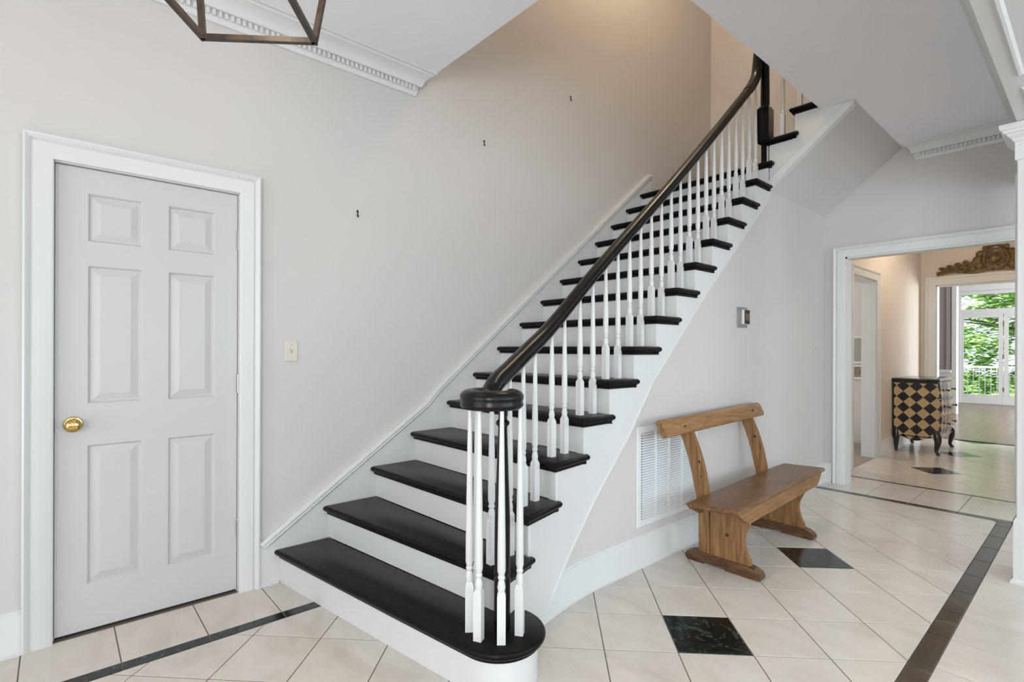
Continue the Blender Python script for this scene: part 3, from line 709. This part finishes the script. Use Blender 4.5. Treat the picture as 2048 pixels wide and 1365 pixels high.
MB().bbox(1.382, 1.645, 2.615, 4.075, .378, .405, .009).xf(lambda v: Vector((v.x+SL*(v.y-2.87)+.005, v.y+(v.x-1.42)*.26, v.z))).build('seat', M['pine_seat'], be, loc=(1.5, 3.3, .39), smooth=True, angle=20)
#MB().bbox(1.345, 1.40, 2.64, 4.03, .380, .404, .006).xf(lambda v: Vector((v.x+SL*(v.y-2.87)+.005, v.y+(v.x-1.42)*.26, v.z))).build('seat_back_strip', M['pine_seat'], be, loc=(1.4, 3.3, .39))
ap = [(2.70, .379), (4.10, .379), (4.06, .335), (4.00, .298), (2.84, .298), (2.76, .335)]
MB().prism(ap, 'x', 1.616, 1.638).xf(sk_).build('front_apron', M['pine'], be, loc=(1.64, 3.3, .34))
MB().prism([(y-.03, z) for y, z in ap], 'x', 1.345, 1.365).xf(sk_).build('rear_apron', M['pine'], be, loc=(1.36, 3.3, .34))
# back rail: thick board with rounded ends, tilted back
rp = [(-.020, -.050), (.012, -.050), (.018, -.044), (.020, -.030), (.020, .034), (.012, .048), (-.006, .052), (-.020, .046)]
rg = []
for y in (2.535, 2.545, 3.905, 3.925):
    s_ = .86 if y in (2.535, 3.925) else 1
    rg.append([(1.272+(p*math.cos(.32)-q*math.sin(.32))*s_, y+ q*-.25 , .800+.006*(y-2.87)+(p*math.sin(.32)+q*math.cos(.32))*s_) for p, q in rp])
MB().rings(rg).xf(sk_).build('back_rail', M['pine'], be, loc=(1.27, 3.2, .8), smooth=True, angle=35)
def knot(y, x, z, rr, axis):
    p = [(rr, -.004), (rr*.95, .0006), (rr*.4, .0010)]
    MB().lathe(p if axis == 'x' else [(a, -b) for a, b in p], (x, y, z), 10, axis).xf(sk_).build('knot', M['knot'], be)
for y, z, rr in ((2.76, .795, .010), (3.74, .81, .011)): knot(y, 1.2945, z, rr, 'x')
knot(2.85, 1.508, .20, .011, 'y'); knot(2.85, 1.338, .585, .008, 'y'); knot(3.73, 1.312, .63, .010, 'y'); knot(2.85, 1.352, .50, .006, 'y')

# ------------------------------------------------------------------ return air vent
ve = empty('return_air_grille', (1.155, 2.82, .5), 'white louvered return air grille on the wall behind the bench', 'vent')
y0, y1, z0, z1 = 2.492, 3.15, .225, .80; xw = 1.151
MB().sweep([(xw, y0, z0), (xw, y1, z0), (xw, y1, z1), (xw, y0, z1)], [(0, 0), (0, .006), (.004, .010), (.036, .010), (.040, .004), (.040, 0)], (1, 0, 0), loop=True).build('frame', M['vent'], ve)
MB().box(xw, xw+.0015, y0+.03, y1-.03, z0+.03, z1-.03).build('duct_shade_sheet', M['duct_shade'], ve)  # dark sheet laid on the wall, its colour stands for shade inside the duct
a0, a1 = y0+.040, y1-.040; cw = (a1-a0)/4
for i in range(1, 4): MB().box(xw+.001, xw+.010, a0+cw*i-.008, a0+cw*i+.008, z0+.038, z1-.038).build('mullion', M['vent'], ve)
lv = None; NL = 33; dz = (z1-z0-.08)/NL
for c in range(4):
    yc = a0+cw*(c+.5)
    for i in range(NL):
        z = z0+.04+dz*(i+.5)
        if lv is None:
            hw = cw/2-.006
            lv = MB().add([(.002, -hw, dz*.36), (.010, -hw, -dz*.30), (.010, hw, -dz*.30), (.002, hw, dz*.36), (.0012, -hw, dz*.34), (.0092, -hw, -dz*.34), (.0092, hw, -dz*.34), (.0012, hw, dz*.34)],
                          [(0, 1, 2, 3), (7, 6, 5, 4), (0, 4, 5, 1), (2, 6, 7, 3), (1, 5, 6, 2), (0, 3, 7, 4)]).build('louver', M['vent'], None, loc=(0, 0, 0))
            lv.parent = ve; lv.location = Vector((xw, yc, z))-wloc(ve)
        else: copy_to(lv, ve, (xw, yc, z))

# ------------------------------------------------------------------ small wall fittings
def switch(loc, n, label, mat):
    o = empty('light_switch', loc, label, 'switch'); x, y, z = loc
    MB().bbox(x, x+.006, y-.035, y+.035, z-.056, z+.056, .003).build('cover_plate', M[mat], o)
    MB().box(x+.005, x+.0066, y-.006, y+.006, z-.013, z+.013).build('toggle_slot', M['plate'], o)
    MB().prism([(z-.004, 0), (z+.008, 0), (z+.014, .012), (z+.008, .014)], 'y', y-.004, y+.004).xf(lambda v: Vector((x+.005+v.z, v.y, v.x))).build('toggle', M[mat], o)
    for s in (-.032, .032): MB().lathe([(.003, 0), (.003, .0012)], (x+.0055, y, z+s), 8, 'x').build('screw', M['plate'], o)
switch((0, .965, 1.23), 1, 'almond toggle light switch on the wall right of the door', 'beige')
switch((1.151, 5.23, 1.245), 2, 'almond toggle light switch on the stair wall near the hall doorway', 'beige')
th = empty('thermostat', (1.15, 3.79, 1.48), 'dark screened thermostat on a grey plate on the stair wall', 'thermostat')
MB().bbox(1.151, 1.156, 3.707, 3.868, 1.406, 1.555, .002).build('wall_plate', M['plate'], th)
bo = MB().bbox(1.156, 1.180, 3.768, 3.850, 1.430, 1.536, .004).build('body', M['white_plastic'], th)
MB().box(1.180, 1.1825, 3.770, 3.848, 1.432, 1.534).build('bezel', M['blackpaint'], bo)
MB().box(1.1825, 1.1832, 3.780, 3.838, 1.458, 1.508).build('display', M['screen'], bo)
for (y, z, lb) in ((1.342, 2.04, 'small dark picture hook on the wall, lowest of the three'), (2.287, 2.704, 'small dark picture hook on the wall, middle of the three'), (3.189, 3.308, 'small dark picture hook on the wall, highest of the three')):
    hk = MB().tube([(.002, y, z+.022), (.003, y+.002, z+.006), (.004, y-.002, z-.012), (.012, y-.001, z-.021), (.016, y, z-.012)], .0035, 6)
    hk.lathe([(.007, 0), (.006, .004), (.002, .006)], (.0, y, z+.014), 8, 'x')
    tag(hk.build('picture_hook', M['hook'], None, loc=(0, y, z), smooth=True), lb, 'hook', 'picture hooks climbing the stair wall')

# ------------------------------------------------------------------ lantern
LC = Vector((1.205, .40, 2.27)); ang = YAW+math.radians(3.5)
la = empty('lantern', (LC.x, LC.y, ZC), 'dark bronze open frame lantern hanging above the door side of the foyer', 'lantern')
ex = Vector((math.cos(ang), math.sin(ang), 0)); ey = Vector((-math.sin(ang), math.cos(ang), 0)); ez = Vector((0, 0, 1))
def P3(a, b, c): return LC+ex*a+ey*b+ez*c
def bar(name, p, q, w_=.0085, mat='bronze', parent=la):
    p, q = Vector(p), Vector(q); t = (q-p).normalized(); r_ = ex if abs(t.dot(ex)) < .8 else ey
    a = t.cross(r_).normalized(); b = a.cross(t).normalized()
    R = lambda o: [o+a*w_+b*w_, o-a*w_+b*w_, o-a*w_-b*w_, o+a*w_-b*w_]
    return MB().rings([R(p-t*w_), R(q+t*w_)]).build(name, M[mat], parent)
hb_, ht = .18, .235
cb = [P3(i*hb_, j*hb_, 0) for i, j in ((-1, -1), (1, -1), (1, 1), (-1, 1))]
ct = [P3(i*ht, j*ht, .42) for i, j in ((-1, -1), (1, -1), (1, 1), (-1, 1))]
for i in range(4):
    bar('bottom_bar', cb[i], cb[(i+1) % 4]); bar('top_bar', ct[i], ct[(i+1) % 4]); bar('corner_bar', cb[i], ct[i])
    bar('roof_bar', ct[i], P3(0, 0, .58), .007)
MB().tube([P3(0, 0, .20), P3(0, 0, .72-.02)], .008).build('stem', M['bronze'], la)
MB().lathe([(.06, ZC-.025), (.06, ZC-.004), (.02, ZC-.001)], (LC.x, LC.y, 0), 20).build('ceiling_rose', M['bronze'], la)
for k in range(4):
    a = math.pi/2*k; p = LC+Vector((math.cos(a)*.07, math.sin(a)*.07, .2))
    c = MB().tube([LC+Vector((0, 0, .21)), p+Vector((0, 0, -.01)), p+Vector((0, 0, .01))], .006).lathe([(.012, 0), (.012, .07)], p, 10).build('candle_arm', M['bronze'], la)
    MB().lathe([(.006, .07), (.014, .09), (.012, .11), (.002, .135)], p, 10).build('bulb', M['bulb'], c, smooth=True)
light('lantern_glow', 'POINT', (LC.x, LC.y, 2.45), 5, (1, .80, .58), .08)

# ------------------------------------------------------------------ hall: chest, carving, lamp
ch = empty('harlequin_chest', (1.16, 7.80, 0), 'black and cream diamond painted chest of drawers on curved legs in the hall', 'chest')
# body sits 0.17 - 0.87, serpentine front (faces +x)
xb0, xf0, ya, yb2 = 1.165, 1.60, 7.80, 8.66
def bombe(z, s):           # front bulge
    return xf0+.030*math.sin(math.pi*(z-.17)/.70)*.8+.035*math.sin(math.pi*s)**2*(1 if .1 < s < .9 else .6)
ns = 16; zs = [.20+.67*i/10 for i in range(11)]
rings = []
for z in zs:
    fr = [(bombe(z, i/ns), ya+(yb2-ya)*i/ns, z) for i in range(ns+1)]
    rings.append([(xb0, ya, z)]+fr+[(xb0, yb2, z)])
MB().rings(rings).build('carcase', M['harlequin'], ch, loc=(1.16, 7.80, 0), smooth=True, angle=45)
sc_ = [(xb0+.03, .21)]+[(xb0+.03+(xf0-.05-xb0)*i/10, .21-.06*math.sin(math.pi*i/10)**2) for i in range(11)]+[(xf0-.02, .21)]
MB().prism(sc_, 'y', ya, ya+.02).build('side_apron', M['harlequin'], ch, loc=(1.16, 7.80, 0))
MB().prism([(ya+.05+(yb2-ya-.1)*i/10, .21-.05*math.sin(math.pi*i/10)**2) for i in range(11)], 'x', xf0-.01, xf0+.02).build('front_apron', M['harlequin'], ch, loc=(1.16, 7.80, 0))
topP = [(xb0-.003, ya-.02)]+[(bombe(.87, i/ns)+.03, ya-.02+(yb2-ya+.04)*i/ns) for i in range(ns+1)]+[(xb0-.003, yb2+.02)]
MB().slab(topP, .868, .90, .010).build('top', M['chest_black'], ch, smooth=True)
for r_ in range(3):
    z_0 = .27+.20*r_; z_1 = z_0+.19
    rr = []
    for z in (z_0, (z_0+z_1)/2, z_1):
        rr.append([(bombe(z, s)+.012, ya+(yb2-ya)*s, z) for s in [.07+.86*i/12 for i in range(13)]]+[(bombe(z, s)-.01, ya+(yb2-ya)*s, z) for s in [.93-.86*i/12 for i in range(13)]])
    dr = MB().rings(rr).build('drawer', M['harlequin'], ch, loc=(1.16, 7.80, 0), smooth=True, angle=45)
    for s in (.28, .72):
        zc = (z_0+z_1)/2; MB().lathe([(.008, 0), (.007, .014), (.017, .022), (.015, .034), (.002, .04)], (bombe(zc, s)+.012, ya+(yb2-ya)*s, zc), 10, 'x').build('knob', M['chest_black'], dr, smooth=True)
for (x, y, dx, dy) in ((xb0+.035, ya+.03, .0, -.25), (xb0+.035, yb2-.03, .0, .25), (xf0-.02, ya+.03, 1, -.3), (xf0-.02, yb2-.03, 1, .3)):
    q = [(x, y, .30), (x+dx*.018, y+dy*.018, .22), (x+dx*.026, y+dy*.026, .16), (x+dx*.016, y+dy*.016, .09), (x+dx*.012, y+dy*.012, .045), (x+dx*.030, y+dy*.03, .012), (x+dx*.034, y+dy*.034, 0.002)]
    MB().tube(catmull(q, 3), [.032, .036, .040, .041, .040, .038, .035, .032, .028, .025, .022, .020, .019, .018, .020, .021, .021, .020, .018][:len(catmull(q, 3))], 10).build('leg', M['chest_black'], ch, smooth=True)
MB().box(xb0, xf0+.01, ya-.001, ya+.003, .845, .87).build('edge_band', M['chest_black'], ch)
MB().box(xb0-.001, xb0+.016, ya-.0015, ya+.004, .16, .87).build('edge_band', M['chest_black'], ch)

pd = empty('carved_pediment', (1.951, 9.3, 2.29), 'carved antique gilt pediment with a shield and scrolling leaves above the living room doorway', 'wall carving')
PY = 9.285
MB().lathe([(.062, 0), (.058, .02), (.04, .04), (.012, .05), (.001, .052)], (0, 0, 0), 20, 'z').xf(lambda v: Vector((1.951+v.x*.95, PY-.03-v.z, 2.452+v.y))).build('boss', M['gold'], pd, smooth=True)
def torus(c, R, r_, sx=1, sz=1, n=28):
    return MB().tube([(c[0]+R*sx*math.cos(2*math.pi*i/n), PY-.03, c[1]+R*sz*math.sin(2*math.pi*i/n)) for i in range(n+1)], r_, 8)
torus((1.951, 2.45), .082, .014).build('inner_ring', M['gold'], pd, smooth=True)
torus((1.951, 2.445), .118, .018, 1.0, 1.18).build('shield_rim', M['gold'], pd, smooth=True)
MB().prism([(1.951+.125*math.cos(2*math.pi*i/24), 2.445+.145*math.sin(2*math.pi*i/24)) for i in range(24)], 'y', PY-.025, PY+.015).build('shield', M['gold'], pd)
def spiral(cx, cz, R, turns, sgn, r0, r1, a0=0, n=30):
    p = []; rr = []
    for i in range(n+1):
        f = i/n; a = a0+sgn*2*math.pi*turns*f; R_ = R*(1-.85*f)
        p.append((cx+R_*math.cos(a), PY-.02-.02*f, cz+R_*math.sin(a))); rr.append(r0+(r1-r0)*f)
    return MB().tube(p, rr, 8)
MB().prism([(1.951+.605*t, 2.292+.012*math.cos(t*9)) for t in [-1+.1*i for i in range(21)]]+[(1.951+.60*t, 2.325+.05*(1-abs(t))) for t in [1-.1*i for i in range(21)]], 'y', PY-.012, PY+.015).build('base_rail', M['gold'], pd)
for s in (-1, 1):
    spiral(1.951+s*.068, 2.577, .052, 1.6, s, .018, .008, a0=-R90 if s > 0 else -R90).build('top_scroll', M['gold'], pd, smooth=True)
    for (dx, z, rx, rz) in ((.16, 2.37, .05, .07), (.175, 2.45, .055, .06), (.15, 2.53, .05, .045), (.215, 2.40, .045, .055), (.225, 2.34, .05, .04), (.10, 2.60, .035, .035)):
        MB().sphere((1.951+s*dx, PY-.012, z), (rx, .028, rz), 10, 6).build('acanthus_lobe', M['gold'], pd, smooth=True)
    for k in range(4):
        x = .27+.085*k; h = .135-.028*k
        spiral(1.951+s*x, 2.345+.25*h, .04-.005*k, 1.2, -s, .016, .008, a0=R90).build('leaf_scroll', M['gold'], pd, smooth=True)
        MB().tube(catmull([(1.951+s*(x-.07), PY-.02, 2.325), (1.951+s*(x-.02), PY-.03, 2.335+h*.5), (1.951+s*(x+.03), PY-.03, 2.345+h*.75), (1.951+s*(x+.055), PY-.02, 2.34+h*.62)], 5), .017-.001*k, 8).build('leaf', M['gold'], pd, smooth=True)
    MB().tube(catmull([(1.951+s*.44, PY-.015, 2.36), (1.951+s*.52, PY-.02, 2.345), (1.951+s*.58, PY-.02, 2.315), (1.951+s*.605, PY-.02, 2.325)], 5), .016, 8).build('tail_curl', M['gold'], pd, smooth=True)
    for k in range(4): MB().sphere((1.951+s*(.28+.035*k), PY-.025, 2.315+.008*(k % 2)), .021, 8, 6).build('berry', M['gold'], pd, smooth=True)
for k in range(5):
    a = math.radians(50+20*k); MB().sphere((1.951+.085*math.cos(a), PY-.02, 2.565+.075*math.sin(a)), (.026, .026, .024), 8, 6).build('crest_bead', M['gold'], pd, smooth=True)
hl = empty('ceiling_light', (1.95, 7.3, 3.0), 'round warm flush ceiling light in the hall', 'ceiling light')
MB().lathe([(.17, 3.0), (.17, 2.965)], (1.95, 7.3, 0), 24).build('rim', M['brass'], hl)
MB().lathe([(.155, 2.967), (.14, 2.93), (.09, 2.905), (.001, 2.895)], (1.95, 7.3, 0), 24).build('glass_bowl', M['bulb'], hl, smooth=True)
light('hall_lamp', 'POINT', (1.95, 7.3, 2.80), 27, (1, .84, .66), .12)
ul = empty('stairwell_light', (.9, 3.4, 5.6), 'round warm flush ceiling light above the stairwell', 'ceiling light')
MB().lathe([(.17, 5.6), (.17, 5.565)], (.9, 3.4, 0), 24).build('rim', M['brass'], ul)
MB().lathe([(.155, 5.567), (.14, 5.53), (.09, 5.505), (.001, 5.495)], (.9, 3.4, 0), 24).build('glass_bowl', M['bulb'], ul, smooth=True)
light('stairwell_lamp', 'POINT', (.9, 3.4, 5.35), 62, (1, .78, .54), .12)

# side room seen through the hall opening: mirror and ornamental tile
mi = empty('wall_mirror', (.7, 8.05, 1.4), 'small grey mirror in a cream frame in the side room', 'mirror')
MB().sweep([(.42, 8.05, 1.09), (.42, 8.05, 1.40), (.82, 8.05, 1.40), (.82, 8.05, 1.09)], [(0, 0), (0, .02), (.03, .02), (.03, 0)], (0, -1, 0), loop=True).build('frame', M['trim'], mi)
MB().box(.42, .82, 8.04, 8.05, 1.09, 1.40).build('glass', M['mirror'], mi)
ot = empty('ornamental_tile', (.7, 8.05, .95), 'brown scrollwork tile panel under the mirror in the side room', 'tile')
MB().box(.40, .83, 8.03, 8.05, .88, 1.02).build('relief', M['ornament'], ot)
MB().sweep([(.40, 8.05, .88), (.40, 8.05, 1.02), (.83, 8.05, 1.02), (.83, 8.05, .88)], [(0, 0), (0, .026), (.025, .026), (.025, 0)], (0, -1, 0), loop=True).build('border', M['trim'], ot)
MB().tube(catmull([(.66, 8.026, .92), (.70, 8.024, .985), (.74, 8.024, .98), (.75, 8.024, .93), (.71, 8.024, .92), (.70, 8.024, .95), (.725, 8.024, .955)], 5), .006, 6).build('scroll', M['ornament'], ot)

# ------------------------------------------------------------------ french doors, balcony, garden
def french(n, x0, x1, label, knob=None):
    d = struct(empty('door_%d' % n, ((x0+x1)/2, 16.2, 0)), label); s = .075
    f = MB().box(x0, x0+s, 16.17, 16.23, .02, 2.10).box(x1-s, x1, 16.17, 16.23, .02, 2.10).box(x0+s, x1-s, 16.17, 16.23, .02, .20).box(x0+s, x1-s, 16.17, 16.23, 2.0, 2.10)
    f.build('frame', M['trim'], d)
    MB().box(x0+s, x1-s, 16.197, 16.203, .20, 2.0).build('pane', M['glass'], d)
    if knob:
        MB().lathe([(.03, 0), (.03, -.006), (.012, -.01), (.012, -.04), (.028, -.05), (.028, -.07), (.01, -.08)], (knob, 16.17, .46+.45), 12, 'y').build('knob', M['brass'], d, smooth=True)
        for z in (.35, 1.1, 1.85): MB().box(x0-.008, x0+.008, 16.155, 16.175, z-.05, z+.05).build('hinge', M['brass'], d)
french(2, .60, 1.36, 'white fixed glazed panel beside the french door'); french(3, 1.375, 2.13, 'white glazed french door with brass hinges', 1.62); french(4, 2.145, 2.90, 'white fixed glazed panel on the far side of the french door')
tr_ = struct(MB().box(.55, .62, 16.16, 16.24, 0, 2.62).box(2.95, 3.05, 16.16, 16.24, 0, 2.62).box(.62, 2.95, 16.16, 16.24, 2.10, 2.20).box(.62, 2.95, 16.16, 16.24, 2.54, 2.62).build('window_7', M['trim']), 'white transom window over the french doors')
MB().box(.62, 2.95, 16.197, 16.203, 2.20, 2.54).build('pane', M['glass'], tr_)
struct(MB().box(-3, 6, 16.36, 18.4, -.2, -.03).build('floor_balcony', M['wall']), 'pale balcony floor outside the french doors')
br = empty('balcony_railing', (1.5, 18.2, -.03), 'pale metal balcony railing outside the french doors', 'railing')
MB().box(-2.9, 5.9, 18.18, 18.22, .78, .83).build('top_rail', M['trim'], br); MB().box(-2.9, 5.9, 18.19, 18.21, .05, .08).build('bottom_rail', M['trim'], br)
bl = MB().box(-.009, .009, -.009, .009, 0, .70).build('railing_bar', M['trim'], None, loc=(0, 0, 0)); bl.parent = br; bl.location = Vector((-.9, 18.2, .08))-wloc(br)
for i in range(1, 45): copy_to(bl, br, (-.9+.115*i, 18.2, .08))
struct(MB().box(-60, 60, 18.5, 90, -2.2, -2.0).build('floor_garden', M['grass']), 'grass beyond the balcony')
def tree(x, y, h, r_, label, seed):
    rnd = random.Random(seed)
    t = empty('tree', (x, y, -2.0), label, 'tree', 'trees beyond the balcony')
    tk = MB().tube([(x, y, -2), (x+.1, y, h*.25), (x-.1, y+.1, h*.55), (x, y, h*.85)], [.16, .13, .09, .04], 8)
    for k in range(6):
        a = rnd.uniform(0, 6.28); z = rnd.uniform(-.3, h*.6); tk.tube([(x, y, z), (x+math.cos(a)*r_*.5, y+math.sin(a)*r_*.5, z+.5), (x+math.cos(a)*r_*.85, y+math.sin(a)*r_*.85, z+.7)], [.05, .03, .015], 6)
    tk.build('trunk', M['bark'], t)
    v = []; f = []
    for k in range(120):        # layered leaf sprays
        a = rnd.uniform(0, 6.28); zz = rnd.uniform(-1.6, h); rr = r_*rnd.uniform(.25, 1)*(1-.35*max(0, zz/h))
        cx, cy = x+rr*math.cos(a), y+rr*math.sin(a); sx = rnd.uniform(.5, 1.0)
        for q in range(120):
            px, py, pz = cx+rnd.gauss(0, sx*.32), cy+rnd.gauss(0, sx*.32), zz+rnd.gauss(0, .13)
            s_ = rnd.uniform(.07, .15); b_ = rnd.uniform(0, 6.28); tl = rnd.uniform(-.5, .5)
            e1 = Vector((math.cos(b_), math.sin(b_), tl*.5))*s_; e2 = Vector((-math.sin(b_), math.cos(b_), tl))*s_*.5
            o = Vector((px, py, pz)); i0 = len(v); v += [o-e1, o+e2, o+e1, o-e2]; f.append((i0, i0+1, i0+2, i0+3))
    lf = MB(); lf.v = [tuple(q) for q in v]; lf.f = f
    fo = lf.build('foliage', M['leaf'], t); fo['kind'] = 'stuff'
for i, (x, y, h, r_, lb) in enumerate(((1.9, 21.3, 4.8, 2.6, 'bright leafy tree filling the french door glass behind the railing'), (-1.9, 28.5, 6.8, 2.6, 'tall leafy tree standing directly behind the nearest tree'))):
    tree(x, y, h, r_, lb, 11+i)
